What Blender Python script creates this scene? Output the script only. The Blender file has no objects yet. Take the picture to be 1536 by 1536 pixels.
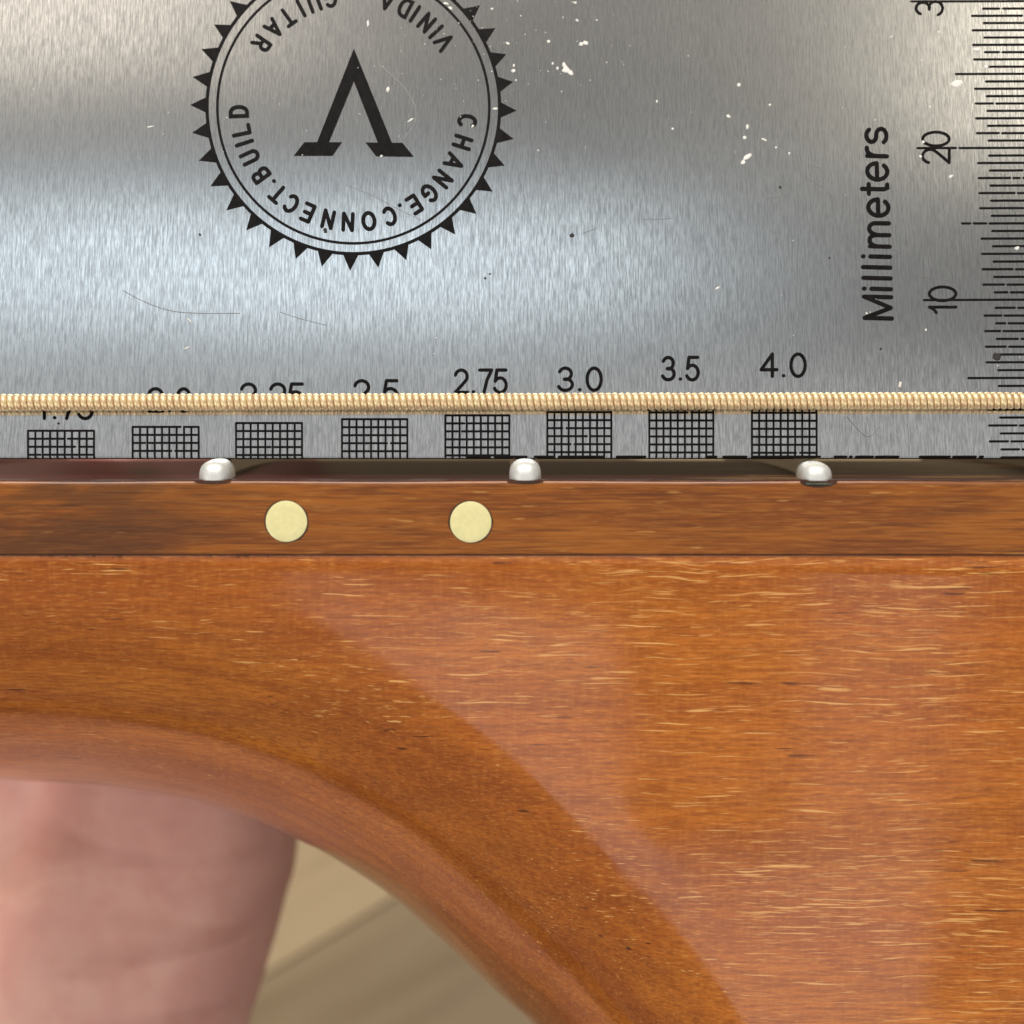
import bpy, bmesh, math, random
from mathutils import Vector, Matrix
random.seed(7)
S = bpy.context.scene
COL = S.collection
R = math.radians

# ------------------------------------------------------------------ camera (1 unit = 1 cm)
D = 12.0                       # camera height above the edge of the fingerboard
HALF = 3.379                   # half the field at that distance
K = HALF / 768.0
cam_d = bpy.data.cameras.new("camera")
cam = bpy.data.objects.new("camera", cam_d)
COL.objects.link(cam)
cam.location = (0, 0, D)
cam_d.sensor_width = 36.0
cam_d.lens = 18.0 * D / HALF
cam_d.clip_start = 0.1
cam_d.clip_end = 2000
cam_d.dof.use_dof = True
cam_d.dof.focus_distance = 12.55
cam_d.dof.aperture_fstop = cam_d.lens * 1e-3 / (2 * 0.098)
S.camera = cam

# ------------------------------------------------------------------ dim indoor surroundings
world = bpy.data.worlds.new("World")
S.world = world
world.use_nodes = True
bg = world.node_tree.nodes["Background"]
bg.inputs[0].default_value = (1.0, 0.95, 0.89, 1)
bg.inputs[1].default_value = 0.19

S.view_settings.view_transform = 'Standard'
S.view_settings.look = 'None'
S.view_settings.exposure = 0.0
S.view_settings.gamma = 1.0


def lamp(name, ay, ax, dist, w, h, L, color, target=(0, 0, -0.5)):
    """Area lamp seen from the target at ay degrees towards +Y and ax towards +X from straight up; L = radiance."""
    d = bpy.data.lights.new(name, 'AREA')
    d.shape = 'RECTANGLE'
    d.size, d.size_y = w, h
    d.energy = math.pi * w * h * L
    d.color = color
    o = bpy.data.objects.new(name, d)
    COL.objects.link(o)
    v = Vector((math.tan(R(ax)), math.tan(R(ay)), 1.0)).normalized()
    t = Vector(target)
    o.location = t + v * dist
    o.rotation_euler = (-v).to_track_quat('-Z', 'Y').to_euler()
    return o


def pane(name, ay0, ay1, ax0, ax1, L, color):
    """A lamp facing down from a level 80 cm up, given as the range of angles it fills."""
    t = [80 * math.tan(R(a)) for a in (ay0, ay1, ax0, ax1)]
    d = bpy.data.lights.new(name, 'AREA')
    d.shape = 'RECTANGLE'
    d.size, d.size_y = t[3] - t[2], abs(t[1] - t[0])
    d.energy = math.pi * d.size * d.size_y * L
    d.color = color
    o = bpy.data.objects.new(name, d)
    COL.objects.link(o)
    o.location = ((t[2] + t[3]) / 2, (t[0] + t[1]) / 2, 80)


lamp("ceiling_lamp", 62, -10, 90, 60, 40, 10.0, (1.0, 0.94, 0.86))
lamp("fill_lamp", -34, -48, 95, 34, 34, 7.0, (1.0, 0.92, 0.84))  # added fill from the left to brighten hand and lower neck
lamp("fill_lamp", -40, 42, 95, 34, 34, 5.5, (1.0, 0.92, 0.84))  # second added fill, from the right, for the same surfaces
pane("front_fill", 8, 27.2, -40, 40, 0.34, (1.0, 0.99, 0.97))  # added fill, reflected as grey in the lower part of the ruler
pane("window_lamp", 28.6, 33.0, -42, 6, 1.35, (0.80, 0.92, 1.0))
pane("warm_lamp", 37.4, 46, -48, -11, 1.3, (1.0, 0.87, 0.72))
pane("corner_lamp", 35.0, 46, 20, 34, 2.5, (1.0, 0.88, 0.70))
PANE = (0.96, 0.93, 1.0)
pane("pane_lamp", -14.5, -26, -8.5, 3.5, 1.15, PANE)
pane("pane_lamp", -26, -46, -9.5, 16.8, 1.25, PANE)
pane("pane_lamp", -9, -26, 10.8, 16.8, 0.8, PANE)

# ------------------------------------------------------------------ frames and helpers
A = R(3.0)
N = Vector((0, -math.sin(A), math.cos(A)))      # out of the side of the neck
T = Vector((0, math.cos(A), math.sin(A)))       # out of the playing surface
O = Vector((0, 48 * K, 0))                      # top edge of the fingerboard side
CAM = Vector((0, 0, D))
W = 4.6


def ray(px, py):
    return Vector(((px - 768) * K, (768 - py) * K, -D))


def onw(px, py, w):
    """Point at depth w inside the side face of the neck, seen at (px, py)."""
    r = ray(px, py)
    p0 = O - N * w
    return CAM + r * ((p0 - CAM).dot(N) / r.dot(N))


def loc(x, h, w):
    return Vector((x, 0, 0)) + O + T * h - N * w


def uz(px, py, z):
    return CAM + ray(px, py) * ((D - z) / D)


def mesh_obj(name, verts, faces, mat, parent=None, smooth=False):
    me = bpy.data.meshes.new(name)
    me.from_pydata([tuple(v) for v in verts], [], faces)
    me.update()
    if smooth:
        me.polygons.foreach_set("use_smooth", [True] * len(me.polygons))
    o = bpy.data.objects.new(name, me)
    COL.objects.link(o)
    if mat:
        me.materials.append(mat)
    o.parent = parent
    return o


def bm_obj(name, bm, mat, parent=None, smooth=False, angle=None):
    me = bpy.data.meshes.new(name)
    bm.normal_update()
    if smooth:
        for f in bm.faces:
            f.smooth = True
        if angle:
            for e in bm.edges:
                if len(e.link_faces) == 2 and e.calc_face_angle(0) > angle:
                    e.smooth = False
    bm.to_mesh(me)
    bm.free()
    o = bpy.data.objects.new(name, me)
    COL.objects.link(o)
    me.materials.append(mat)
    o.parent = parent
    return o


def thing(name, label, cat, at=(0, 0, 0), group=None):
    o = bpy.data.objects.new(name, None)
    COL.objects.link(o)
    o.location = at
    o['label'] = label
    o['category'] = cat
    if group:
        o['group'] = group
    return o


# ------------------------------------------------------------------ materials
class NT:
    def __init__(self, name):
        self.m = bpy.data.materials.new(name)
        self.m.use_nodes = True
        self.t = self.m.node_tree
        self.b = self.t.nodes["Principled BSDF"]
        self.co = self.n('ShaderNodeTexCoord').outputs['Object']

    def n(self, typ, **kw):
        nd = self.t.nodes.new(typ)
        for k, v in kw.items():
            setattr(nd, k, v)
        return nd

    def put(self, sock, v):
        if isinstance(v, bpy.types.NodeSocket):
            self.t.links.new(v, sock)
        elif isinstance(v, (tuple, list)) and len(v) == 3 and sock.type == 'RGBA':
            sock.default_value = (*v, 1)
        else:
            sock.default_value = v

    def mapping(self, scale, vec=None, offset=(0, 0, 0), rot=(0, 0, 0)):
        m = self.n('ShaderNodeMapping')
        self.put(m.inputs['Vector'], vec or self.co)
        m.inputs['Scale'].default_value = scale
        m.inputs['Location'].default_value = offset
        m.inputs['Rotation'].default_value = rot
        return m.outputs[0]

    def noise(self, scale, detail=2, rough=0.5, dist=0.0, s=1.0, offset=(0, 0, 0), vec=None, rot=(0, 0, 0)):
        nd = self.n('ShaderNodeTexNoise')
        self.put(nd.inputs['Vector'], self.mapping(scale, vec, offset, rot))
        nd.inputs['Scale'].default_value = s
        nd.inputs['Detail'].default_value = detail
        nd.inputs['Roughness'].default_value = rough
        nd.inputs['Distortion'].default_value = dist
        return nd.outputs[0]

    def ramp(self, v, a, b, lo=0.0, hi=1.0):
        nd = self.n('ShaderNodeMapRange', interpolation_type='SMOOTHSTEP')
        self.put(nd.inputs[0], v)
        for i, q in enumerate((a, b, lo, hi)):
            self.put(nd.inputs[i + 1], q)
        return nd.outputs[0]

    def math(self, op, a, b=0.0):
        nd = self.n('ShaderNodeMath', operation=op)
        self.put(nd.inputs[0], a)
        self.put(nd.inputs[1], b)
        return nd.outputs[0]

    def mix(self, f, a, b, mode='MIX'):
        nd = self.n('ShaderNodeMix', data_type='RGBA', blend_type=mode)
        self.put(nd.inputs[0], f)
        self.put(nd.inputs[6], a)
        self.put(nd.inputs[7], b)
        return nd.outputs[2]

    def sep(self, vec=None):
        nd = self.n('ShaderNodeSeparateXYZ')
        self.put(nd.inputs[0], vec or self.co)
        return nd.outputs

    def bump(self, h, strength=0.3, dist=0.01):
        nd = self.n('ShaderNodeBump')
        nd.inputs['Strength'].default_value = strength
        nd.inputs['Distance'].default_value = dist
        self.put(nd.inputs['Height'], h)
        self.put(self.b.inputs['Normal'], nd.outputs[0])

    def set(self, **kw):
        for k, v in kw.items():
            self.put(self.b.inputs[k.replace('_', ' ')], v)
        return self.m


def neck_material():
    q = NT('neck_mahogany')
    x, y, z = q.sep()
    big = q.noise((0.35, 1.1, 1.1), 3, 0.55, 0.4)
    band = q.noise((0.22, 4.0, 4.0), 4, 0.6, 0.5)
    ring = q.noise((0.10, 0.4, 6.5), 3, 0.55, 0.15)          # growth layers: they follow the depth of the cut
    fibre = q.noise((3.0, 46, 46), 3, 0.6)
    cross = q.noise((34, 5, 14), 2, 0.5)
    c = q.mix(q.ramp(big, 0.32, 0.68), (0.50, 0.137, 0.014), (0.63, 0.203, 0.020))
    c = q.mix(q.ramp(ring, 0.40, 0.62, 0, 0.62), c, (0.32, 0.072, 0.007))
    c = q.mix(q.ramp(band, 0.40, 0.68, 0, 0.45), c, (0.27, 0.066, 0.007))
    c = q.mix(q.ramp(fibre, 0.38, 0.66, 0.0, 0.55), c, (0.24, 0.054, 0.006))
    c = q.mix(q.ramp(cross, 0.4, 0.75, 0.0, 0.13), c, (0.66, 0.27, 0.05))
    fleck = q.noise((13, 75, 75), 2, 0.6, offset=(5, 5, 1))
    c = q.mix(q.ramp(fleck, 0.52, 0.72, 0.0, 0.38), c, (0.74, 0.30, 0.06))
    c = q.mix(q.ramp(fleck, 0.46, 0.28, 0.0, 0.42), c, (0.22, 0.050, 0.006))
    # open pores: short pale dashes along the grain, denser towards the heel
    dens = q.noise((0.45, 0.9, 0.9), 3, 0.55, offset=(11, 4, 0))
    wav = q.noise((1.1, 0.6, 0.6), 2, 0.5)
    vx = q.n('ShaderNodeCombineXYZ')
    q.put(vx.inputs[0], x)
    q.put(vx.inputs[1], q.math('ADD', y, q.math('MULTIPLY', wav, 0.10)))
    q.put(vx.inputs[2], z)
    edge = q.math('ADD', q.ramp(x, -2.6, 2.4, 0.668, 0.606), q.ramp(dens, 0.33, 0.67, 0.05, -0.03))
    pore = q.noise((2.1, 52, 52), 2, 0.55, 0.0, offset=(3, 1, 2), vec=vx.outputs[0])
    pore2 = q.noise((4.5, 70, 70), 2, 0.5, 0.0, offset=(9, 3, 7), vec=vx.outputs[0])
    pm = q.math('MAXIMUM', q.ramp(pore, edge, q.math('ADD', edge, 0.075)),
                q.math('MULTIPLY', q.ramp(pore2, q.math('ADD', edge, 0.01), q.math('ADD', edge, 0.09)), 0.6))
    c = q.mix(q.math('MULTIPLY', pm, q.ramp(q.noise((0.9, 6, 6), 2, 0.5), 0.3, 0.6, 0.5, 1.0)), c, (0.80, 0.42, 0.13))
    dark = q.noise((3.0, 34, 34), 1.5, 0.5, 0.1, offset=(31, 7, 5))
    dd = q.noise((0.8, 2.5, 2.5), 2, 0.5, offset=(1, 14, 0))
    dm = q.math('MULTIPLY', q.ramp(dark, 0.67, 0.73), q.ramp(dd, 0.5, 0.62))
    c = q.mix(q.math('MULTIPLY', dm, 0.75), c, (0.05, 0.014, 0.006))
    q.bump(q.math('SUBTRACT', pore, q.math('ADD', q.math('MULTIPLY', cross, -0.3), q.math('MULTIPLY', q.noise((2.2, 6, 6), 2, 0.5), -4.0))), 0.10, 0.004)
    return q.set(Base_Color=c, Roughness=0.42, Specular_IOR_Level=0.15, Coat_Weight=1.0, Coat_Roughness=q.ramp(q.noise((0.8, 1.6, 1.6), 4, 0.6), 0.35, 0.65, 0.06, 0.15), Coat_IOR=1.5)


def board_material():
    q = NT('fingerboard_rosewood')
    x, y, z = q.sep()
    big = q.noise((0.45, 3.2, 2.0), 4, 0.6, 0.9, rot=(0, 0, R(5)))
    line = q.noise((1.1, 26, 12), 4, 0.6, 0.7, rot=(0, 0, R(-4)))
    fine = q.noise((5, 60, 40), 2, 0.6)
    c = q.mix(q.ramp(big, 0.36, 0.66), (0.23, 0.064, 0.009), (0.36, 0.112, 0.012))
    c = q.mix(q.ramp(line, 0.45, 0.70, 0, 0.75), c, (0.135, 0.038, 0.008))
    c = q.mix(q.ramp(fine, 0.42, 0.70, 0, 0.5), c, (0.42, 0.16, 0.03))
    streak = q.noise((1.6, 75, 30), 3, 0.6, 0.3, offset=(6, 1, 3))
    c = q.mix(q.ramp(streak, 0.52, 0.68, 0, 0.6), c, (0.10, 0.026, 0.006))
    spark = q.noise((3.5, 34, 20), 1.5, 0.5, offset=(8, 2, 0))
    c = q.mix(q.ramp(spark, 0.69, 0.75, 0, 0.7), c, (0.50, 0.24, 0.065))
    stain = q.noise((0.8, 3.0, 1.0), 3, 0.6, 0.7, offset=(5.4, 0, 0), rot=(0, 0, R(-9)))
    sm = q.math('MULTIPLY', q.ramp(stain, 0.40, 0.58), q.ramp(x, -1.3, -2.6))
    c = q.mix(q.math('MULTIPLY', sm, 0.6), c, (0.062, 0.026, 0.011))
    # the playing surface is oiled darker than the lacquered side
    geo = q.n('ShaderNodeNewGeometry')
    ny = q.sep(geo.outputs['Normal'])[1]
    top = q.ramp(ny, 0.55, 0.9)
    c = q.mix(top, c, q.mix(q.ramp(q.noise((0.8, 30, 4), 3, 0.6, 1.5), 0.52, 0.66), (0.040, 0.012, 0.010), q.mix(q.ramp(x, 0.5, 2.0), (0.06, 0.026, 0.022), (0.20, 0.11, 0.045))))  # gold streaks to the right are reflections put into the colour
    q.bump(fine, 0.10, 0.003)
    return q.set(Base_Color=c, Roughness=q.ramp(top, 0, 1, 0.45, 0.30), Specular_IOR_Level=q.ramp(top, 0, 1, 0.3, 0.03),
                 Coat_Weight=q.ramp(top, 0, 1, 0.8, 0.0), Coat_Roughness=0.12, Coat_IOR=1.45)


def steel_material():
    q = NT('brushed_steel')
    x, y, z = q.sep()
    s1 = q.noise((80, 5, 0), 2, 0.6)
    s2 = q.noise((140, 13, 0), 2, 0.6, offset=(4, 9, 0))
    s3 = q.noise((26, 0.7, 0), 2, 0.6, offset=(2, 5, 0))
    cl = q.noise((0.7, 1.1, 0), 3, 0.6)
    mixn = q.math('ADD', q.math('MULTIPLY', s1, 0.5), q.math('MULTIPLY', s2, 0.5))
    c = q.mix(q.ramp(mixn, 0.34, 0.66), (0.45, 0.465, 0.475), (0.84, 0.86, 0.87))
    c = q.mix(q.ramp(s3, 0.35, 0.65, 0, 0.12), c, (0.45, 0.46, 0.47))
    c = q.mix(q.ramp(cl, 0.35, 0.7, 0, 0.18), c, (0.42, 0.42, 0.43))
    rough = q.ramp(mixn, 0.3, 0.7, 0.215, 0.155)
    tan = q.n('ShaderNodeTangent', direction_type='UV_MAP', uv_map='UVMap')
    q.put(q.b.inputs['Tangent'], tan.outputs[0])
    q.bump(q.math('ADD', s1, s2), 0.08, 0.0012)
    return q.set(Base_Color=c, Metallic=1.0, Roughness=rough, Anisotropic=0.76, Anisotropic_Rotation=0.0)


def simple(name, col, rough=0.5, metal=0.0, var=0.0, scale=20, **kw):
    q = NT(name)
    c = col
    if var:
        nz = q.noise((scale,) * 3, 3, 0.6)
        c = q.mix(q.ramp(nz, 0.3, 0.7), tuple(v * (1 - var) for v in col), tuple(min(1, v * (1 + var)) for v in col))
    return q.set(Base_Color=c, Roughness=rough, Metallic=metal, **kw)


def skin_material():
    q = NT('skin')
    blotch = q.noise((0.9, 0.9, 0.9), 3, 0.55, 0.4)
    fine = q.noise((5, 5, 5), 3, 0.6)
    crease = q.noise((0.35, 1.9, 0.6), 2, 0.5, 0.3, rot=(0, 0, R(-40)), offset=(2.2, 3.1, 0))
    line = q.ramp(crease, 0.50, 0.68)
    c = q.mix(q.ramp(blotch, 0.34, 0.66), (0.71, 0.40, 0.345), (0.79, 0.49, 0.41))
    c = q.mix(q.ramp(fine, 0.45, 0.7, 0, 0.22), c, (0.62, 0.28, 0.22))
    c = q.mix(q.math('MULTIPLY', line, 0.28), c, (0.40, 0.16, 0.12))
    q.bump(q.math('SUBTRACT', q.math('MULTIPLY', blotch, 1.0), q.math('MULTIPLY', line, 0.25)), 0.4, 0.12)
    return q.set(Base_Color=c, Roughness=0.55, Subsurface_Weight=0.5, Subsurface_Radius=(0.5, 0.2, 0.12),
                 Subsurface_Scale=0.8, Specular_IOR_Level=0.3)


def plank_material():
    q = NT('pale_oak')
    tone = q.n('ShaderNodeObjectInfo').outputs['Color']      # per-plank tone, with shade on the floor painted in
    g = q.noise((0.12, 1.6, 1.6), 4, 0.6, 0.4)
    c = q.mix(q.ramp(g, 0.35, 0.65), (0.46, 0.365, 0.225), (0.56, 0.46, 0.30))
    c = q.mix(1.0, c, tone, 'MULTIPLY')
    return q.set(Base_Color=c, Roughness=0.55)


M_NECK = neck_material()
M_BOARD = board_material()
M_STEEL = steel_material()
M_INK = simple('black_enamel', (0.007, 0.006, 0.006), 0.4, var=0.4, scale=25, Specular_IOR_Level=0.1)
M_DOT = simple('cream_inlay', (0.86, 0.80, 0.40), 0.45, var=0.04, scale=30, Coat_Weight=0.4)
def fret_material():
    q = NT('nickel_fret')
    zz = q.sep()[2]
    polish = q.ramp(zz, -0.20, -0.36)           # filed round at the end, polished along the crown
    file_ = q.noise((60, 18, 40), 2, 0.6)
    c = q.mix(q.ramp(file_, 0.3, 0.7), (0.86, 0.88, 0.85), (0.95, 0.96, 0.94))
    c = q.mix(polish, c, (0.17, 0.145, 0.10))  # polished length coloured dark in place of dark reflections
    q.bump(file_, 0.15, 0.004)
    return q.set(Base_Color=c, Metallic=q.ramp(polish, 0, 1, 0.55, 1.0), Roughness=q.ramp(polish, 0, 1, 0.45, 0.15))


M_FRET = fret_material()
M_FILLER = simple('dot_filler', (0.075, 0.028, 0.010), 0.5, var=0.5, scale=9)
M_BRONZE = simple('phosphor_bronze', (1.0, 0.73, 0.44), 0.44, 0.62, var=0.13, scale=14)
M_TANG = simple('tarnished_nickel', (0.20, 0.24, 0.17), 0.35, 0.8, var=0.3, scale=12)
M_CORE = simple('dark_core', (0.10, 0.055, 0.025), 0.5, 0.8)
M_SEAM = simple('glue_line', (0.055, 0.020, 0.009), 0.6, var=0.4, scale=8)
M_FLECK = simple('white_paint_fleck', (0.90, 0.89, 0.84), 0.7)
M_GRIME = simple('dark_grime', (0.03, 0.028, 0.025), 0.8)
M_SCRATCH = simple('scratch', (0.22, 0.22, 0.22), 0.45, 1.0)
M_SKIN = skin_material()
M_PLANK = plank_material()
M_GAP = simple('plank_gap', (0.10, 0.075, 0.05), 0.8)

# ------------------------------------------------------------------ the floor far below
FZ = -19.0
floor = mesh_obj('floor', [(-120, -120, FZ - 0.5), (120, -120, FZ - 0.5), (120, 120, FZ - 0.5), (-120, 120, FZ - 0.5)],
                 [(0, 1, 2, 3)], M_GAP)
floor['kind'] = 'structure'
pa, pb = uz(395, 1466, FZ), uz(597, 1345, FZ)
ang = math.atan2(pb.y - pa.y, pb.x - pa.x)
e1 = Vector((math.cos(ang), math.sin(ang), 0))
e2 = Vector((-math.sin(ang), math.cos(ang), 0))
PWID = 4.4
bmp = bmesh.new()
bmesh.ops.create_cube(bmp, size=1.0)
for v in bmp.verts:
    v.co.x *= 119.9
    v.co.y *= PWID - 0.03
    v.co.z *= 0.5
bmesh.ops.bevel(bmp, geom=list(bmp.edges), offset=0.03, segments=2, affect='EDGES')
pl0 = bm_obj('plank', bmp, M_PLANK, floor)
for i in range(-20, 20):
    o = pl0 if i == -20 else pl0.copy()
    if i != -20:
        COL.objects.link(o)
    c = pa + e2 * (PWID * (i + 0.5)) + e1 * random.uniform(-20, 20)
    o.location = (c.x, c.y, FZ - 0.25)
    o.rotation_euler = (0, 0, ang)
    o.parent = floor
    t = {0: 0.92, -1: 0.60}.get(i, random.uniform(0.26, 0.40))  # lower plank also darkened for shade; unseen planks darkened to dim reflections
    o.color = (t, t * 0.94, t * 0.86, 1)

# ------------------------------------------------------------------ the guitar neck
guitar = thing('guitar', 'side of an orange brown wooden guitar neck and heel with two cream dots', 'guitar',
               tuple(loc(0, -0.5, 2.3)))
G0 = Vector(guitar.location)
INV = Matrix.Translation(-G0)


def gpart(o, parent=None):
    """Parent without moving (all meshes are written in world coordinates)."""
    o.parent = parent or guitar
    if o.parent == guitar:
        o.matrix_parent_inverse = INV
    return o


XL, XR = -4.9, 5.6
SEAM_H = (onw(768, 833, 0) - O).dot(T)

# fingerboard: a profile swept along the neck
prof = [(SEAM_H, 0.012), (SEAM_H + 0.012, 0.0)]
prof += [(SEAM_H + 0.012 + (abs(SEAM_H) - 0.012 - 0.035) * i / 5, 0.0) for i in range(1, 6)]
for i in range(1, 7):
    a = math.pi / 2 * i / 6
    prof.append((-0.035 + 0.035 * math.sin(a), 0.035 - 0.035 * math.cos(a)))
RAD = 40.0


def camber(w):
    return math.sqrt(RAD ** 2 - (w - W / 2) ** 2) - math.sqrt(RAD ** 2 - (W / 2) ** 2)


NB = 24
for i in range(1, NB):
    w = 0.035 + (W - 0.07) * i / NB
    prof.append((camber(w), w))
prof += [(0, W - 0.035), (-0.035, W), (SEAM_H, W)]
NX = 160
vs, fs = [], []
P = len(prof)
for i in range(NX + 1):
    x = XL + (XR - XL) * i / NX
    for h, w in prof:
        wob = 0.0025 * math.sin(x * 3.1 + 1) * (1 if w < 0.06 and h > -0.05 else 0)
        vs.append(loc(x, h + wob, w))
for i in range(NX):
    for j in range(P):
        a, b = i * P + j, i * P + (j + 1) % P
        fs.append((a, a + P, b + P, b))
fs.append(tuple(range(P)))
fs.append(tuple(reversed(range(NX * P, NX * P + P))))
bm = bmesh.new()
bv = [bm.verts.new(v) for v in vs]
for f in fs:
    bm.faces.new([bv[k] for k in f])
bmesh.ops.recalc_face_normals(bm, faces=bm.faces)
board = gpart(bm_obj('fingerboard', bm, M_BOARD, None, True, R(35)))

# neck and heel
SIL = [(-330, 1163), (-150, 1166), (0, 1170), (140, 1178), (280, 1199), (380, 1229), (460, 1266), (568, 1330), (652, 1400),
       (750, 1492), (800, 1537), (878, 1632), (920, 1722), (950, 1830), (968, 1960), (974, 2300)]


def spline(pts, n):
    out = []
    for i in range(len(pts) - 1):
        p0 = Vector(pts[max(i - 1, 0)])
        p1, p2 = Vector(pts[i]), Vector(pts[i + 1])
        p3 = Vector(pts[min(i + 2, len(pts) - 1)])
        for k in range(n):
            t = k / n
            out.append(0.5 * ((2 * p1) + (p2 - p0) * t + (2 * p0 - 5 * p1 + 4 * p2 - p3) * t * t + (3 * p1 - p0 - 3 * p2 + p3) * t ** 3))
    out.append(Vector(pts[-1]))
    return out


def resample(pl, n):
    L = [0.0]
    for a, b in zip(pl, pl[1:]):
        L.append(L[-1] + (b - a).length)
    out, j = [], 0
    for i in range(n):
        s = L[-1] * i / (n - 1)
        while j < len(L) - 2 and L[j + 1] < s:
            j += 1
        t = (s - L[j]) / max(1e-9, L[j + 1] - L[j])
        out.append(pl[j].lerp(pl[j + 1], t))
    return out


NU = 360
C = resample(spline(SIL, 12), NU)
fine = resample(spline(SIL, 12), 500)
UC = 0.74
top = []
for i in range(NU):
    u = i / (NU - 1)
    if u <= UC:
        top.append(Vector((-330 + (2050 + 330) * u / UC, 833)))
    else:
        top.append(Vector((2050, 833 + (2300 - 833) * (u - UC) / (1 - UC))))


def dist_cm(p):
    return min((p - q).length for q in fine) * K


ROUND = 1.42


def inner_w(p, near=None):
    """How far inside the side plane the surface lies at image position p."""
    q = (p.y - 833) * K
    flat = 0.004 + 0.03 * q + 0.010 * q * q
    xr = (p.x - 1180) * K
    flat += 0.003 * xr * xr * min(1, max(0, q / 1.2))
    d = near if near is not None and near < 0.12 else dist_cm(p)
    t = min(1.0, d / ROUND)
    e = 1 - max(0.0, 1 - (1 - t) ** 2.45) ** 0.46
    return flat + (W / 2 - flat) * e


NS = 64
rows = []
for i in range(NU):
    c, tp = C[i], top[i]
    tg = (C[min(i + 1, NU - 1)] - C[max(i - 1, 0)]).normalized()
    nrm = Vector((tg.y, -tg.x))
    row = []
    for j in range(NS):
        s = j / (NS - 1)
        g = s ** 2.0 if s < 0.6 else None
        g = (0.36 * (s / 0.6) ** 2.4) if s < 0.6 else 0.36 + 0.64 * (s - 0.6) / 0.4
        p = c.lerp(tp, g)
        if j == 0:
            row.append(onw(p.x, p.y, W / 2))
        elif j == NS - 1 and i / (NU - 1) <= UC:
            row.append(onw(p.x, p.y, 0.016))
        else:
            row.append(onw(p.x, p.y, inner_w(p, abs((p - c).dot(nrm)) * K)))
    if i / (NU - 1) <= UC:     # rounded shoulder of the glue joint
        row[NS - 2] = onw(tp.x, tp.y + 3.0, 0.002 + inner_w(Vector((tp.x, tp.y + 3))))
    rows.append(row)


def mirror(p):
    return p - 2 * ((p - O).dot(N) + W / 2) * N


bm = bmesh.new()
F = [[bm.verts.new(p) for p in r] for r in rows]
B = [[F[i][0]] + [bm.verts.new(mirror(p) + (rows[i][-1] - rows[i][0]).normalized() * 0.02) for j, p in enumerate(rows[i][1:], 1)] for i in range(NU)]
for i in range(NU - 1):
    for j in range(NS - 1):
        bm.faces.new((F[i][j], F[i + 1][j], F[i + 1][j + 1], F[i][j + 1]))
        bm.faces.new((B[i][j + 1], B[i + 1][j + 1], B[i + 1][j], B[i][j]))
    bm.faces.new((F[i][-1], F[i + 1][-1], B[i + 1][-1], B[i][-1]))
for j in range(NS - 1):
    for i in (0, NU - 1):
        vv = [F[i][j], F[i][j + 1], B[i][j + 1], B[i][j]]
        vv = list(dict.fromkeys(vv))
        bm.faces.new(vv)
bmesh.ops.recalc_face_normals(bm, faces=bm.faces)
bm.verts.index_update()
keel_pairs = [tuple(sorted((F[i][0].index, F[i + 1][0].index))) for i in range(NU - 1)]
neck = gpart(bm_obj('neck', bm, M_NECK, None, True, R(50)))
keel_set = set(keel_pairs)
for e in neck.data.edges:
    if tuple(sorted(e.vertices)) in keel_set:
        e.use_edge_sharp = True

# dark glue line between the two woods: a thin strip in the joint, wider and blotchy to the left
gv, gf = [], []
n = 700
rag = 0.0
for i in range(n + 1):
    x = XL + (XR - XL) * i / n
    px = 768 + x / K
    rag = 0.6 * rag + random.uniform(-0.006, 0.006)
    wd = 0.0004 + 0.0014 * math.sin(i * 0.7) + (max(0.0, rag) if 60 < px < 420 else 0.3 * max(0.0, rag))
    gv.append(loc(x, SEAM_H + 0.004, -0.0006))
    gv.append(loc(x, SEAM_H - max(0.002, wd), 0.0005))
for i in range(n):
    gf.append((2 * i, 2 * i + 1, 2 * i + 3, 2 * i + 2))
gpart(mesh_obj('glue_line', gv, gf, M_SEAM))

# side dots
for px, py in ((429.5, 782), (706, 783)):
    bm = bmesh.new()
    c = onw(px, py, 0.0)
    r = 31 * K
    rings = [(r, -0.06), (r, 0.001), (r - 0.008, 0.004), (r * 0.6, 0.005)]
    prev = None
    for rr, hh in rings:
        ring = []
        for k in range(48):
            a = 2 * math.pi * k / 48
            wob = 1 + 0.006 * math.sin(3 * a + px)
            ring.append(bm.verts.new(c + Vector((1, 0, 0)) * rr * wob * math.cos(a) + T * rr * wob * math.sin(a) + N * hh))
        if prev:
            for k in range(48):
                bm.faces.new((prev[k], prev[(k + 1) % 48], ring[(k + 1) % 48], ring[k]))
        prev = ring
    bm.faces.new(prev)
    bmesh.ops.recalc_face_normals(bm, faces=bm.faces)
    d = gpart(bm_obj('side_dot', bm, M_DOT, None, True, R(50)), board)
    # darker filler round the inlay
    bm = bmesh.new()
    o_, i_ = [], []
    for k in range(48):
        a = 2 * math.pi * k / 48
        wob = 1.065 + 0.035 * math.sin(2 * a + px) + random.uniform(-0.015, 0.015)
        o_.append(bm.verts.new(c + Vector((1, 0, 0)) * r * wob * math.cos(a) + T * r * wob * math.sin(a) + N * 0.0008))
        i_.append(bm.verts.new(c + Vector((1, 0, 0)) * r * 0.97 * math.cos(a) + T * r * 0.97 * math.sin(a) + N * 0.0009))
    for k in range(48):
        bm.faces.new((o_[k], o_[(k + 1) % 48], i_[(k + 1) % 48], i_[k]))
    gpart(bm_obj('dot_filler', bm, M_FILLER), board)

# frets: domed wire with a rounded end
FH = 0.124


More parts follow.
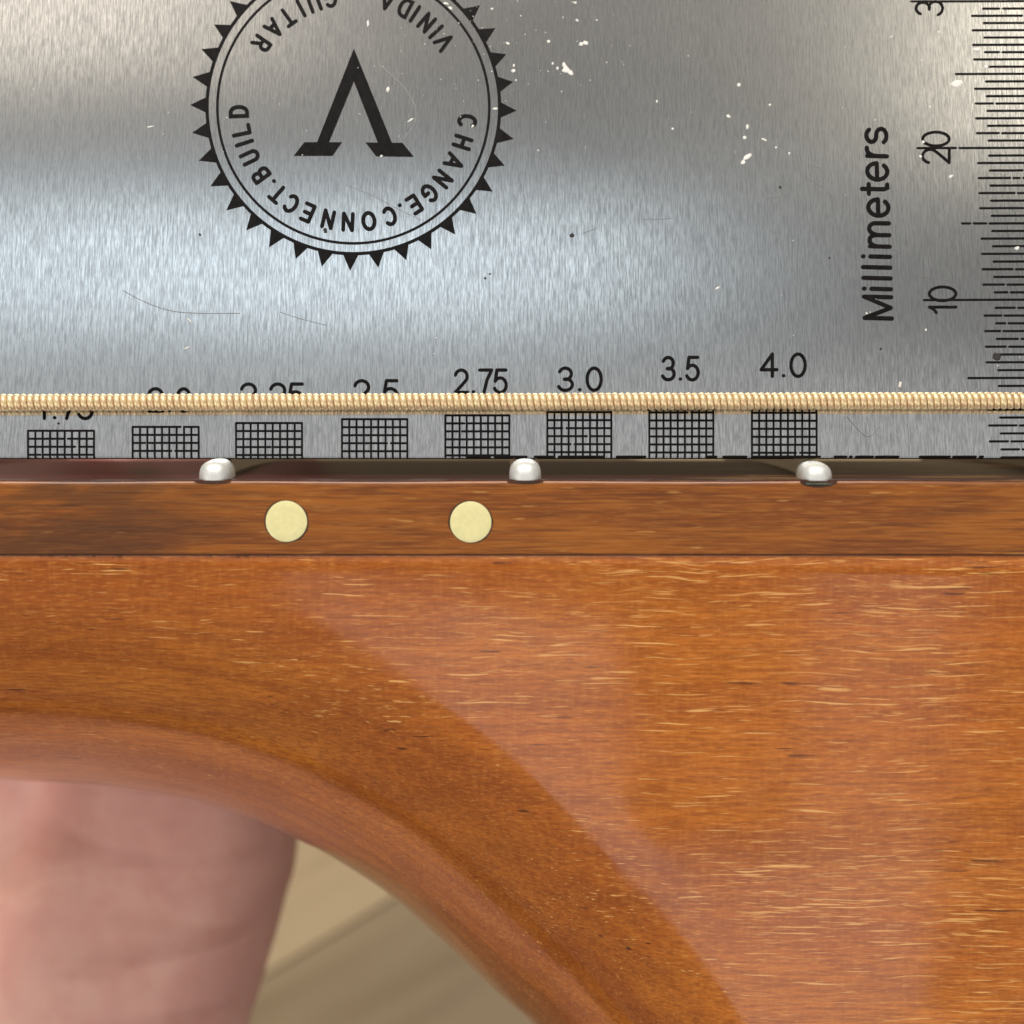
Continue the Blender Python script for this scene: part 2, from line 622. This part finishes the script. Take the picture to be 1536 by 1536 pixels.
def fret(px, lean):
    x0 = (px - 768) * K
    bm = bmesh.new()
    nw, ns = 26, 14
    prev = None
    for i in range(nw + 1):
        if i < 10:
            q = i / 10
            w = 0.004 + 0.110 * (1 - math.cos(q * math.pi / 2))
            sc = max(0.10, math.sin(q * math.pi / 2) ** 0.75)
            sc_h = max(0.12, math.sin(q * math.pi / 2) ** 0.6)
        else:
            w = 0.114 + (W - 0.23) * (i - 10) / (nw - 10)
            sc = sc_h = 1
        ring = []
        for k in range(ns + 1):
            a = math.pi * k / ns
            hx = 0.107 * sc * math.copysign(abs(math.cos(a)) ** 0.8, math.cos(a))
            hh = FH * sc_h * math.sin(a) ** 0.68
            ring.append(bm.verts.new(loc(x0 + hx, camber(max(w, 0.0)) - 0.004 + hh - 0.014 * lean, w)))
        if prev:
            for k in range(ns):
                bm.faces.new((prev[k], prev[k + 1], ring[k + 1], ring[k]))
        else:
            bm.faces.new(ring)
        prev = ring
    bmesh.ops.recalc_face_normals(bm, faces=bm.faces)
    f = gpart(bm_obj('fret', bm, M_FRET, None, True, R(60)), board)
    sl = []
    for k in range(13):
        a = math.pi * k / 12
        sl.append(loc(x0 + 0.125 * math.cos(a), -0.006 - 0.022 * math.sin(a) * (1 + lean), -0.001))
    gpart(mesh_obj('fret_slot_shade', sl, [tuple(range(13))], M_SEAM), board)  # dark strip: tang slot with the fret's shadow line painted in
    if lean:       # tarnished tang showing in its slot at the very edge
        bm = bmesh.new()
        bmesh.ops.create_cube(bm, size=1.0)
        for v in bm.verts:
            c = v.co.copy()
            v.co = loc(x0 + c.x * 0.19, -0.024 + c.z * 0.035, 0.018 + c.y * 0.05)
        bmesh.ops.bevel(bm, geom=list(bm.edges), offset=0.012, segments=3, affect='EDGES')
        gpart(bm_obj('tang', bm, M_TANG, None, True, R(40)), board)


for px in (-168, 319, 788, 1228, 1634):
    fret(px, 1 if px == 1228 else 0)

# the wound low string: a helix of wrap wire round a core
SW = 0.365
s0, s1 = onw(0, 604, SW), onw(1536, 601, SW)
sd = (s1 - s0).normalized()
s0 = s0 - sd * 1.6
LEN = (s1 - s0).length + 1.6
string = bpy.data.objects.new('string', None)
COL.objects.link(string)
gpart(string)
su = T - sd * T.dot(sd)
su.normalize()
sv = sd.cross(su)
PITCH, SR, WR = 10.25 * K, 0.0445, 0.0245
turns = int(LEN / PITCH)
SEG, RING = 20, 8
vs, fs = [], []
tot = turns * SEG
jit = [random.uniform(-0.0012, 0.0012) for _ in range(turns + 1)]
for i in range(tot + 1):
    a = 2 * math.pi * i / SEG
    pt = turns and (PITCH * i / SEG)
    rad = su * math.cos(a) + sv * math.sin(a)
    c = s0 + sd * pt + rad * (SR + jit[i // SEG])
    for k in range(RING):
        b = 2 * math.pi * k / RING
        vs.append(c + rad * (WR * 0.62 * math.cos(b)) + sd * (WR * 0.93 * math.sin(b)))
for i in range(tot):
    for k in range(RING):
        a, b = i * RING + k, i * RING + (k + 1) % RING
        fs.append((a, a + RING, b + RING, b))
w_ = mesh_obj('winding', vs, fs, M_BRONZE, None, True)
w_.parent = string
w_.matrix_parent_inverse = INV
vs, fs = [], []
for i in range(2):
    for k in range(12):
        a = 2 * math.pi * k / 12
        vs.append(s0 + sd * (LEN * i) + (su * math.cos(a) + sv * math.sin(a)) * (SR + 0.003))
for k in range(12):
    fs.append((k, (k + 1) % 12, 12 + (k + 1) % 12, 12 + k))
c_ = mesh_obj('core', vs, fs, M_CORE, None, True)
c_.parent = string
c_.matrix_parent_inverse = INV
string.matrix_parent_inverse = Matrix.Identity(4)
string.location = (0, 0, 0)

# ------------------------------------------------------------------ the steel gauge standing on the frets
RW = 0.335                       # its front face lies this far in from the edge of the neck
TH = 0.05
gauge = thing('ruler', 'brushed steel string action ruler with black round logo, grids and millimetre scale', 'ruler',
              tuple(loc(0, FH, RW + TH / 2)))
R0 = Vector(gauge.location)
RINV = Matrix.Translation(-R0)


def rpart(o, parent=None):
    o.parent = parent or gauge
    o.matrix_parent_inverse = RINV if o.parent == gauge else Matrix.Identity(4)
    return o


RT = R(11.0)                     # it leans back from the strings
NR = Vector((0, math.sin(RT), math.cos(RT)))
TR = Vector((0, math.cos(RT), -math.sin(RT)))
FOOT = loc(0, FH, RW)


def rp(px, py, lift=0.002):
    r = ray(px, py)
    p0 = FOOT + NR * lift
    return CAM + r * ((p0 - CAM).dot(NR) / r.dot(NR))


bot = (rp(768, 686.5, 0) - FOOT).dot(TR)
rl, rr_ = -5.6, (1592 - 768) * K * (D + 0.3) / D
rh = 5.0
CR = 0.35
outl = []
for cx, cy, a0 in ((rr_ - CR, rh - CR, 0), (rl + CR, rh - CR, 90), (rl + 0.15, 0.15, 180), (rr_ - 0.15, 0.15, 270)):
    cr = CR if cy > 1 else 0.15
    for k in range(7):
        a = R(a0 + 15 * k)
        outl.append((cx + cr * math.cos(a), cy + cr * math.sin(a)))
bm = bmesh.new()
fr = [bm.verts.new(Vector((x, FOOT.y, FOOT.z)) + TR * (bot + v)) for x, v in outl]
face = bm.faces.new(fr)
ext = bmesh.ops.extrude_face_region(bm, geom=[face])
for v in ext['geom']:
    if isinstance(v, bmesh.types.BMVert):
        v.co -= NR * TH
bmesh.ops.recalc_face_normals(bm, faces=bm.faces)
rim = [e for e in bm.edges if len(e.link_faces) == 2 and e.calc_face_angle(0) > 1.2]
bmesh.ops.bevel(bm, geom=rim, offset=0.006, segments=2, affect='EDGES')
uv = bm.loops.layers.uv.new('UVMap')
for f in bm.faces:
    for l in f.loops:
        l[uv].uv = (l.vert.co.x * 0.1, (l.vert.co - FOOT).dot(TR) * 0.1)
plate = rpart(bm_obj('plate', bm, M_STEEL, None, True, R(25)))

# ---- strokes in image units laid on the plate
lift_n = [0]


def nlift():
    lift_n[0] = (lift_n[0] + 1) % 7
    return 0.0012 + 0.00018 * lift_n[0]


def ribbon(bm, pts, width, closed=False, lf=None, cap=True):
    """A flat stroke with mitred joins and round ends; pts in image units."""
    lf = nlift() if lf is None else lf
    pts = [Vector(p) for p in pts]
    n = len(pts)
    hw = width / 2
    Ls, Rs = [], []
    for i in range(n):
        a = pts[i - 1] if (i > 0 or closed) else None
        b = pts[(i + 1) % n] if (i < n - 1 or closed) else None
        d1 = (pts[i] - a).normalized() if a is not None else None
        d2 = (b - pts[i]).normalized() if b is not None else None
        if d1 is None:
            d1 = d2
        if d2 is None:
            d2 = d1
        m = (d1 + d2)
        m = m.normalized() if m.length > 1e-6 else d1
        nn = Vector((-m.y, m.x))
        c = max(0.45, nn.dot(Vector((-d1.y, d1.x))))
        Ls.append(pts[i] + nn * hw / c)
        Rs.append(pts[i] - nn * hw / c)
    lv = [bm.verts.new(rp(p.x, p.y, lf)) for p in Ls]
    rv = [bm.verts.new(rp(p.x, p.y, lf)) for p in Rs]
    for i in range(n if closed else n - 1):
        j = (i + 1) % n
        bm.faces.new((lv[i], rv[i], rv[j], lv[j]))
    if cap and not closed:
        for i, s in ((0, -1), (n - 1, 1)):
            d = (pts[1] - pts[0]).normalized() if i == 0 else (pts[-1] - pts[-2]).normalized()
            nn = Vector((-d.y, d.x))
            arc = [lv[i]]
            for k in range(1, 5):
                a = math.pi * k / 5
                p = pts[i] + nn * hw * math.cos(a) + d * s * hw * math.sin(a)
                arc.append(bm.verts.new(rp(p.x, p.y, lf)))
            arc.append(rv[i])
            bm.faces.new(arc)


def poly(bm, pts, lf=None):
    lf = nlift() if lf is None else lf
    bm.faces.new([bm.verts.new(rp(x, y, lf)) for x, y in pts])


def fix(bm):
    bm.normal_update()
    flip = [f for f in bm.faces if f.normal.dot(NR) < 0]
    if flip:
        bmesh.ops.reverse_faces(bm, faces=flip)
    return bm


def arc(cx, cy, rx, ry, a0, a1, n=12):
    return [(cx + rx * math.cos(R(a0 + (a1 - a0) * i / n)), cy + ry * math.sin(R(a0 + (a1 - a0) * i / n))) for i in range(n + 1)]


# single-stroke lettering: glyph -> (advance, [(points, closed)])
GL = {
    '0': (0.62, [(arc(0.31, 0.5, 0.28, 0.5, 90, 450 - 18, 19), True)]),
    '1': (0.45, [([(0.05, 0.74), (0.18, 0.82), (0.28, 1.0), (0.28, 0)], False)]),
    '2': (0.62, [(arc(0.30, 0.71, 0.27, 0.29, 168, -28, 12) + [(0.38, 0.38), (0.03, 0.0), (0.60, 0.0)], False)]),
    '3': (0.62, [(arc(0.29, 0.74, 0.24, 0.26, 160, -80, 10) + [(0.25, 0.50)] + arc(0.29, 0.26, 0.28, 0.26, 75, -160, 12), False)]),
    '4': (0.66, [([(0.46, 0), (0.46, 1.0), (0.02, 0.30), (0.64, 0.30)], False)]),
    '5': (0.62, [([(0.55, 1.0), (0.14, 1.0), (0.07, 0.50)] + arc(0.29, 0.32, 0.28, 0.33, 125, -155, 13), False)]),
    '7': (0.60, [([(0.02, 1.0), (0.57, 1.0), (0.36, 0.55), (0.22, 0.0)], False)]),
    '.': (0.36, [([(0.16, 0.03), (0.18, 0.03)], False)]),
    'A': (0.74, [([(0.0, 0), (0.36, 1.0), (0.72, 0)], False), ([(0.13, 0.33), (0.59, 0.33)], False)]),
    'B': (0.66, [([(0.05, 0), (0.05, 1.0), (0.33, 1.0)] + arc(0.33, 0.76, 0.22, 0.24, 80, -90, 8) + [(0.05, 0.52)], False),
                 ([(0.33, 0.52)] + arc(0.35, 0.26, 0.25, 0.26, 80, -90, 8) + [(0.05, 0.0)], False)]),
    'C': (0.74, [(arc(0.37, 0.5, 0.34, 0.5, 45, 315, 16), False)]),
    'D': (0.70, [([(0.05, 0), (0.05, 1.0), (0.30, 1.0)] + arc(0.30, 0.5, 0.34, 0.5, 80, -80, 10) + [(0.30, 0.0)], True)]),
    'E': (0.62, [([(0.58, 1.0), (0.05, 1.0), (0.05, 0.0), (0.60, 0.0)], False), ([(0.05, 0.52), (0.52, 0.52)], False)]),
    'G': (0.78, [(arc(0.38, 0.5, 0.35, 0.5, 48, 325, 16) + [(0.70, 0.46), (0.42, 0.46)], False)]),
    'H': (0.70, [([(0.05, 0), (0.05, 1.0)], False), ([(0.64, 0), (0.64, 1.0)], False), ([(0.05, 0.52), (0.64, 0.52)], False)]),
    'I': (0.24, [([(0.1, 0), (0.1, 1.0)], False)]),
    'L': (0.56, [([(0.05, 1.0), (0.05, 0.0), (0.54, 0.0)], False)]),
    'M': (0.84, [([(0.05, 0), (0.05, 1.0), (0.40, 0.03), (0.75, 1.0), (0.75, 0)], False)]),
    'N': (0.70, [([(0.05, 0), (0.05, 1.0), (0.62, 0.0), (0.62, 1.0)], False)]),
    'O': (0.80, [(arc(0.39, 0.5, 0.36, 0.5, 90, 450 - 18, 19), True)]),
    'R': (0.70, [([(0.05, 0), (0.05, 1.0), (0.36, 1.0)] + arc(0.36, 0.75, 0.23, 0.25, 80, -90, 8) + [(0.05, 0.5)], False),
                 ([(0.34, 0.5), (0.62, 0.0)], False)]),
    'T': (0.66, [([(0.02, 1.0), (0.62, 1.0)], False), ([(0.32, 1.0), (0.32, 0)], False)]),
    'U': (0.70, [([(0.05, 1.0), (0.05, 0.32)] + arc(0.34, 0.30, 0.29, 0.30, 190, 350, 10) + [(0.63, 1.0)], False)]),
    'V': (0.72, [([(0.0, 1.0), (0.35, 0.0), (0.70, 1.0)], False)]),
    'e': (0.66, [([(0.04, 0.38), (0.58, 0.38)] + arc(0.31, 0.37, 0.27, 0.37, 5, 318, 15), False)]),
    'i': (0.28, [([(0.1, 0), (0.1, 0.72)], False), ([(0.1, 0.97), (0.1, 0.99)], False)]),
    'l': (0.28, [([(0.1, 0), (0.1, 1.0)], False)]),
    'm': (0.98, [([(0.08, 0), (0.08, 0.72)], False),
                 ([(0.08, 0.46)] + arc(0.275, 0.50, 0.18, 0.23, 160, 10, 8) + [(0.46, 0)], False),
                 ([(0.46, 0.46)] + arc(0.665, 0.50, 0.18, 0.23, 160, 10, 8) + [(0.85, 0)], False)]),
    'r': (0.40, [([(0.08, 0), (0.08, 0.72)], False), ([(0.08, 0.42)] + arc(0.33, 0.44, 0.24, 0.29, 165, 85, 6), False)]),
    's': (0.58, [(arc(0.28, 0.545, 0.21, 0.185, 25, 250, 9) + arc(0.28, 0.18, 0.23, 0.19, 75, -155, 9), False)]),
    't': (0.38, [([(0.18, 0.95), (0.18, 0.15), (0.23, 0.02), (0.34, 0.02)], False), ([(0.02, 0.70), (0.34, 0.70)], False)]),
}


def glyph(bm, ch, org, ax, up, stroke, squeeze=1.0):
    """Draw one glyph with its lower left at org; ax/up are image-space vectors for unit advance / cap height."""
    for pts, closed in GL[ch][1]:
        q = [org + ax * (x * squeeze) + up * y for x, y in pts]
        if closed:
            ribbon(bm, q, stroke, True)
            continue
        run = [q[0]]
        for k in range(1, len(q)):
            run.append(q[k])
            if k == len(q) - 1 or (q[k] - q[k - 1]).normalized().dot((q[k + 1] - q[k]).normalized()) < 0.25:
                ribbon(bm, run, stroke)
                run = [q[k]]


def text(bm, s, org, ax, up, stroke, track=0.0, squeeze=1.0):
    p = Vector(org)
    for ch in s:
        glyph(bm, ch, p, ax, up, stroke, squeeze)
        p = p + ax * (GL[ch][0] * squeeze + track)
    return p


def text_width(s, track=0.0, squeeze=1.0):
    return sum(GL[c][0] * squeeze + track for c in s) - track


# ---- the round logo
CX, CY = 530.0, 161.0


def circ(r, a):
    return Vector((CX + r * math.cos(R(a)), CY + r * math.sin(R(a)) * 1.0))


bm = bmesh.new()
ribbon(bm, [circ(219.5, 3 * i) for i in range(120)], 5.0, True, 0.0011)
logo = rpart(bm_obj('logo', fix(bm), M_INK))
bm = bmesh.new()
ribbon(bm, [circ(204.0, 3 * i) for i in range(120)], 4.0, True, 0.0011)
rpart(bm_obj('inner_ring', fix(bm), M_INK), logo)
for k in range(36):
    a = 180 + 10 * k + 1.0
    bm = bmesh.new()
    b0, b1, tp_ = circ(220.5, a - 3.1), circ(220.5, a + 3.1), circ(244 + random.uniform(-1.5, 1.5), a + random.uniform(-0.3, 0.3))
    poly(bm, [b0, circ(221.3, a), b1, tp_], 0.0016)
    rpart(bm_obj('tooth', fix(bm), M_INK), logo)


def zl(x, y):
    return (256 + x / 2.8235, y / 2.8235)


bm = bmesh.new()
L_ = [zl(775, 205), zl(775, 345), zl(672, 602), zl(620, 602)]
poly(bm, [zl(776, 205), zl(776, 345), zl(671, 602), zl(620, 602)], 0.0015)
poly(bm, [zl(776, 205), zl(937, 604), zl(877, 604), zl(776, 345)], 0.0015)
poly(bm, [zl(566, 602), zl(726, 602), zl(686, 660), zl(521, 660)], 0.0017)
poly(bm, [zl(825, 603), zl(982, 605), zl(1030, 664), zl(870, 662)], 0.0017)
rpart(bm_obj('emblem', fix(bm), M_INK), logo)


def ring_text(chars, out, cap, rmid, stroke, squeeze):
    bm = bmesh.new()
    for ch, a in chars:
        rad = Vector((math.cos(R(a)), math.sin(R(a))))
        tang = Vector((-rad.y, rad.x))                 # clockwise on the picture
        if out:       # tops outwards, reading clockwise on the picture
            up, ax = rad * cap, tang * cap
        else:         # tops inwards, reading the other way
            up, ax = -rad * cap, -tang * cap
        mid = Vector((CX, CY)) + rad * rmid
        org = mid - up * 0.5 - ax * (GL[ch][0] * squeeze * 0.5)
        if ch == '.':
            org = mid - up * 0.42 - ax * 0.17
        glyph(bm, ch, org, ax, up, stroke, squeeze)
    return fix(bm)


t1 = [('C', 7), ('H', 17.8), ('A', 28.5), ('N', 38.8), ('G', 48.6), ('E', 57.8), ('.', 64.7), ('C', 71.7), ('O', 82.3), ('N', 92.8),
      ('N', 102.8), ('E', 113.4), ('C', 123.0), ('T', 131.2), ('.', 137.2), ('B', 144.0), ('U', 154.4), ('I', 162.0), ('L', 168.4), ('D', 178)]
rpart(bm_obj('lettering', ring_text(t1, True, 24.5, 172, 5.9, 0.96), M_INK), logo)
t2 = [('V', -35.8), ('I', -42.6), ('N', -49.3), ('I', -56.8), ('D', -62.8), ('A', -72.5),
      ('G', -102.2), ('U', -110.6), ('I', -118.0), ('T', -126.2), ('A', -135.2), ('R', -145.4)]
rpart(bm_obj('lettering', ring_text(t2[:6], False, 25.0, 168, 5.6, 0.92), M_INK), logo)
rpart(bm_obj('lettering', ring_text(t2[6:], False, 25.0, 168, 5.6, 0.92), M_INK), logo)

# ---- hatched height blocks along the bottom edge with their numbers
blocks = [('1.75', 42, 141, 594, 56, 140), ('2.0', 199, 298, 583, 222, 287), ('2.25', 354, 453, 576, 361, 456),
          ('2.5', 513, 611, 571, 531, 598), ('2.75', 668, 764, 555, 682, 761), ('3.0', 821, 917, 552, 837, 903),
          ('3.5', 974, 1070, 536, 993, 1049), ('4.0', 1128, 1225, 531, 1141, 1209)]
for s, x0, x1, ty, tx0, tx1 in blocks:
    val = float(s)
    y1 = 686.5
    y0 = y1 - val * 23.1 + (0 if val < 3 else 1)
    bm = bmesh.new()
    for i in range(10):
        x = x0 + (x1 - x0) * i / 9
        ribbon(bm, [(x, y0), (x, y1 - 1)], 3.1, False, 0.0012)
    nrow = max(2, round((y1 - y0) / 12.0))
    for i in range(nrow + 1):
        y = y0 + 12.0 * i
        if y > y1 - 1:
            break
        xa, xb = x0, x1
        if random.random() < 0.3:
            g = random.uniform(x0 + 20, x1 - 20)
            ribbon(bm, [(xa, y), (g - 3, y)], 3.3, False, 0.0015)
            ribbon(bm, [(g + 3, y), (xb, y)], 3.3, False, 0.0015)
        else:
            ribbon(bm, [(xa, y), (xb, y)], 3.3, False, 0.0015)
    rpart(bm_obj('hatched_block', fix(bm), M_INK))
    bm = bmesh.new()
    cap = 33.5
    wd = text_width(s, 0.07)
    ax = Vector(((tx1 - tx0) / wd, 0))
    up = Vector((0, -cap))
    text(bm, s, (tx0, ty + cap), ax, up, 5.1, 0.07)
    rpart(bm_obj('number', fix(bm), M_INK))

# ---- the millimetre scale
def sy(v):
    return 686 - 24 * v + 0.04 * v * v


def seg_tick(x0, y, gaps=()):
    bm = bmesh.new()
    xs = [x0]
    for g in gaps:
        xs += [g - 2.6, g + 2.6]
    xs.append(1586)
    for a, b in zip(xs[::2], xs[1::2]):
        if b - a > 1.5:
            ribbon(bm, [(a, y), (b, y - (b - a) * 0.004)], 3.4)
    return rpart(bm_obj('tick_mark', fix(bm), M_INK))


for i in range(0, 66):
    v = i * 0.5
    y = sy(v)
    sh = (y - 450) * 9.5 / 228
    if i % 20 == 0:
        x0 = 1386
    elif i % 10 == 0:
        x0 = 1448
    elif i % 2 == 0:
        x0 = 1476
    else:
        x0 = 1493
    if i == 0:
        x0 = 1492
    gaps = []
    for _ in range(3):
        if random.random() < 0.22:
            gaps.append(x0 + random.uniform(8, 70))
    gaps = sorted(g for k, g in enumerate(gaps) if all(abs(g - h) > 9 for h in gaps[:k]))
    if i == 30:
        gaps = [1458, 1482]
    seg_tick(x0 + sh, y, gaps)

for s, yc, xb in (('10', 451, 1434), ('20', 222, 1424), ('30', 0, 1414)):
    bm = bmesh.new()
    up, ax = Vector((-40, 0)), Vector((0.0, -37))
    w = text_width(s, 0.06)
    text(bm, s, Vector((xb, yc - 1)) - ax * (w * 0.5), ax, up, 4.4, 0.06)
    rpart(bm_obj('number', fix(bm), M_INK))

bm = bmesh.new()
b0, b1 = Vector((1338, 480)), Vector((1329, 190))
wd = text_width('Millimeters', 0.075)
text(bm, 'Millimeters', b0, (b1 - b0) / wd, Vector((-41, -1)), 6.5, 0.075)
rpart(bm_obj('lettering', fix(bm), M_INK))

# dashes of a worn line along the bottom edge
for a, b in [(700, 735), (742, 790), (802, 830), (838, 905), (925, 968), (1060, 1075), (1085, 1120), (1130, 1230), (1252, 1270),
             (1275, 1278), (1284, 1310), (1314, 1348), (1380, 1425), (1430, 1464), (1470, 1475)]:
    bm = bmesh.new()
    ribbon(bm, [(a, 684.8), ((a + b) / 2, 684.6), (b, 684.8)], 3.0)
    rpart(bm_obj('worn_dash', fix(bm), M_INK))

# ---- paint flecks, grime and scratches on the plate
def blob(bm, px, py, rx, ry, rot=0, lf=0.0025, n=9):
    pts = []
    for k in range(n):
        a = 2 * math.pi * k / n
        f = random.uniform(0.65, 1.2)
        x, y = rx * f * math.cos(a), ry * f * math.sin(a)
        c, s = math.cos(R(rot)), math.sin(R(rot))
        pts.append((px + x * c - y * s, py + x * s + y * c))
    base = [bm.verts.new(rp(x, y, lf - 0.002)) for x, y in pts]
    tp2 = [bm.verts.new(rp(px + (x - px) * 0.7, py + (y - py) * 0.7, lf + 0.003)) for x, y in pts]
    for k in range(n):
        bm.faces.new((base[k], base[(k + 1) % n], tp2[(k + 1) % n], tp2[k]))
    bm.faces.new(tp2)


flecks = [(878, 64, 5, 3.5, 10), (872, 66, 4, 3, 0), (849, 104, 6, 6, 0), (856, 109, 5, 3.5, 20), (846, 97, 3, 4, 0), (823, 62, 3, 2.5, 0),
          (1108, 127, 3, 3, 0), (1093, 174, 4, 2.6, 40), (1121, 190, 2, 4, 0), (1117, 206, 3, 3.5, 0), (1121, 235, 7, 4, -40),
          (1115, 243, 4, 4, 0), (1434, 126, 10, 5, -12), (1076, 432, 4.5, 2, -25), (1350, 577, 3, 5.5, 10), (1526, 372, 4, 3, 0),
          (1146, 209, 5, 1.6, 30), (1155, 157, 2.4, 2, 0), (1009, 193, 2, 2, 0), (985, 152, 1.6, 2, 0), (829, 95, 2, 2, 0), (836, 102, 2.4, 2.4, 0),
          (863, 4, 2, 2, 0), (865, 30, 2, 2, 0), (1164, 221, 1.8, 1.8, 0), (1184, 230, 1.8, 1.8, 0), (1395, 160, 2, 2, 0), (1385, 213, 3, 2.6, 0),
          (1381, 235, 2.5, 2.5, 0), (1427, 264, 4, 2, -35), (1389, 495, 1.8, 1.8, 0), (743, 163, 4.5, 1.8, 0), (762, 65, 3, 2.4, 20), (770, 106, 3.5, 2.4, -20),
          (771, 98, 2, 2.4, 0), (774, 120, 1.6, 1.8, 0), (552, 36, 2, 5.5, 5), (582, 134, 3, 4, 0), (616, 180, 6, 1.6, -30), (572, 234, 2.6, 2, 0),
          (669, 5, 5, 2, 10), (676, 12, 4, 2, 40), (738, 13, 2.4, 1.8, 0), (709, 189, 2.2, 3, 20), (284, 480, 5, 1.2, 45), (280, 522, 6, 1.0, -30),
          (225, 190, 6, 1.0, -10), (1337, 55, 5, 0.9, -30), (1466, 74, 6, 3, 0), (1480, 100, 4, 2.6, 0), (895, 30, 2, 1.2, 0), (1408, 48, 2, 2, 0),
          (1383, 90, 1.6, 1.6, 0), (1300, 470, 1.6, 1.6, 0)]
for x, y, rx, ry, rot in flecks:
    bm = bmesh.new()
    blob(bm, x, y, rx, ry, rot)
    rpart(bm_obj('paint_fleck', fix(bm), M_FLECK))
bm = bmesh.new()
for _ in range(120):
    if random.random() < 0.6:
        x, y = random.gauss(760, 120), random.gauss(70, 70)
    else:
        x, y = random.uniform(0, 1536), random.uniform(0, 570)
    r = random.uniform(0.5, 1.2)
    blob(bm, x, y, r, r * random.uniform(0.6, 1.4), random.uniform(0, 180), 0.002, 6)
dust = rpart(bm_obj('dust', fix(bm), M_FLECK))
dust['kind'] = 'stuff'
for x, y, r in ((858, 353, 3.6), (488, 346, 3.4), (1495, 535, 6), (728, 417, 2.0), (735, 411, 1.6), (1170, 281, 2.2), (1244, 387, 1.8), (88, 635, 2.2), (1321, 523, 2), (300, 352, 2)):
    bm = bmesh.new()
    blob(bm, x, y, r, r * 1.1, 0, 0.0022)
    rpart(bm_obj('grime_spot', fix(bm), M_GRIME))
for pts, wd in (([(567, 95), (590, 115), (608, 133), (621, 155), (624, 175), (618, 192), (605, 208)], 1.1),
                ([(518, 277), (560, 294), (600, 315), (632, 330)], 0.9), ([(1152, 298), (1165, 296), (1178, 293)], 1.6),
                ([(1215, 247), (1228, 252), (1232, 258)], 1.6), ([(1212, 268), (1235, 282), (1255, 305)], 1.0),
                ([(964, 329), (990, 329), (1008, 327)], 1.0), ([(818, 262), (832, 260), (843, 264)], 1.0),
                ([(185, 436), (215, 452), (255, 466), (300, 470), (360, 470)], 1.1), ([(420, 468), (450, 478), (490, 488)], 0.9),
                ([(875, 350), (888, 345), (896, 342)], 0.9), ([(1340, 375), (1360, 377), (1368, 377)], 1.2),
                ([(1360, 412), (1400, 418), (1430, 422)], 0.9), ([(1270, 625), (1300, 655), (1320, 640)], 0.8)):
    bm = bmesh.new()
    ribbon(bm, [(p.x, p.y) for p in spline(pts, 5)], wd, False, 0.0009)
    rpart(bm_obj('scratch', fix(bm), M_SCRATCH))

# ------------------------------------------------------------------ the hand under the neck
def hand():
    dz = 0.45
    ch = [
        [(-9.3, -19, -9.6, 2.7), (-8.0, -13, -8.7, 2.4), (-7.3, -9.8, -8.1, 2.0)],
        [(-7.6, -19, -9.8, 2.6), (-6.6, -13, -8.8, 2.3), (-6.0, -9.6, -8.2, 1.9)],
        [(-5.7, -8.8, -7.8, 1.75), (-4.25, -5.3, -7.05, 1.55), (-3.45, -3.2, -6.8, 1.38), (-3.0, -0.6, -6.55, 1.1)],
        [(-6.2, -8.6, -7.9, 1.6), (-5.5, -4, -7.65, 1.2), (-4.9, 0.2, -6.85, 1.05)],
        [(-6.9, -8.6, -8.0, 1.6), (-7.0, -4, -7.7, 1.2), (-6.9, 0.8, -6.9, 1.1)],
        [(-7.5, -8.8, -8.0, 1.6), (-8.7, -4, -7.6, 1.2), (-8.9, 0.6, -6.8, 1.1)],
        [(-7.4, -8.6, -7.6, 1.7), (-7.9, -6.2, -7.15, 1.75), (-9.4, -4.0, -6.5, 1.4), (-10.8, -1.6, -5.6, 1.0), (-11.4, 0.8, -4.8, 0.85), (-11.5, 2.3, -4.2, 0.68)],
        [(-3.0, -0.4, -6.5, 1.0), (-2.5, 2.2, -6.2, 0.82), (-2.3, 3.9, -5.4, 0.7), (-2.3, 5.0, -4.5, 0.58)],
        [(-4.9, 0.2, -6.8, 1.03), (-4.6, 3.6, -6.5, 0.9), (-4.5, 5.9, -5.7, 0.78), (-4.5, 7.2, -4.7, 0.64)],
        [(-6.9, 0.8, -6.85, 1.08), (-6.9, 4.6, -6.6, 0.95), (-6.9, 7.2, -5.8, 0.82), (-6.9, 8.7, -4.8, 0.67)],
        [(-8.9, 0.6, -6.75, 1.08), (-9.1, 4.0, -6.5, 0.93), (-9.2, 6.4, -5.7, 0.8), (-9.2, 7.7, -4.7, 0.65)],
    ]
    bm = bmesh.new()
    for c in ch:
        for (x0, y0, z0, r0), (x1, y1, z1, r1) in zip(c, c[1:]):
            a, b = Vector((x0, y0, z0 + dz)), Vector((x1, y1, z1 + dz))
            n = max(3, int((b - a).length / (0.28 * min(r0, r1))))
            for i in range(n + 1):
                t = i / n
                m = Matrix.Translation(a.lerp(b, t))
                bmesh.ops.create_icosphere(bm, subdivisions=2, radius=r0 + (r1 - r0) * t, matrix=m)
    me = bpy.data.meshes.new('raw')
    bm.to_mesh(me)
    bm.free()
    tmp = bpy.data.objects.new('raw', me)
    COL.objects.link(tmp)
    rm = tmp.modifiers.new('r', 'REMESH')
    rm.mode = 'VOXEL'
    rm.voxel_size = 0.16
    sm = tmp.modifiers.new('s', 'SMOOTH')
    sm.factor = 0.5
    sm.iterations = 10
    dg = bpy.context.evaluated_depsgraph_get()
    out = bpy.data.meshes.new_from_object(tmp.evaluated_get(dg))
    bpy.data.objects.remove(tmp)
    out.name = 'hand'
    out.materials.clear()
    out.materials.append(M_SKIN)
    out.polygons.foreach_set("use_smooth", [True] * len(out.polygons))
    o = bpy.data.objects.new('hand', out)
    COL.objects.link(o)
    o['label'] = 'blurred bare palm of a hand held behind the underside of the guitar neck'
    o['category'] = 'hand'
    return o


hand()
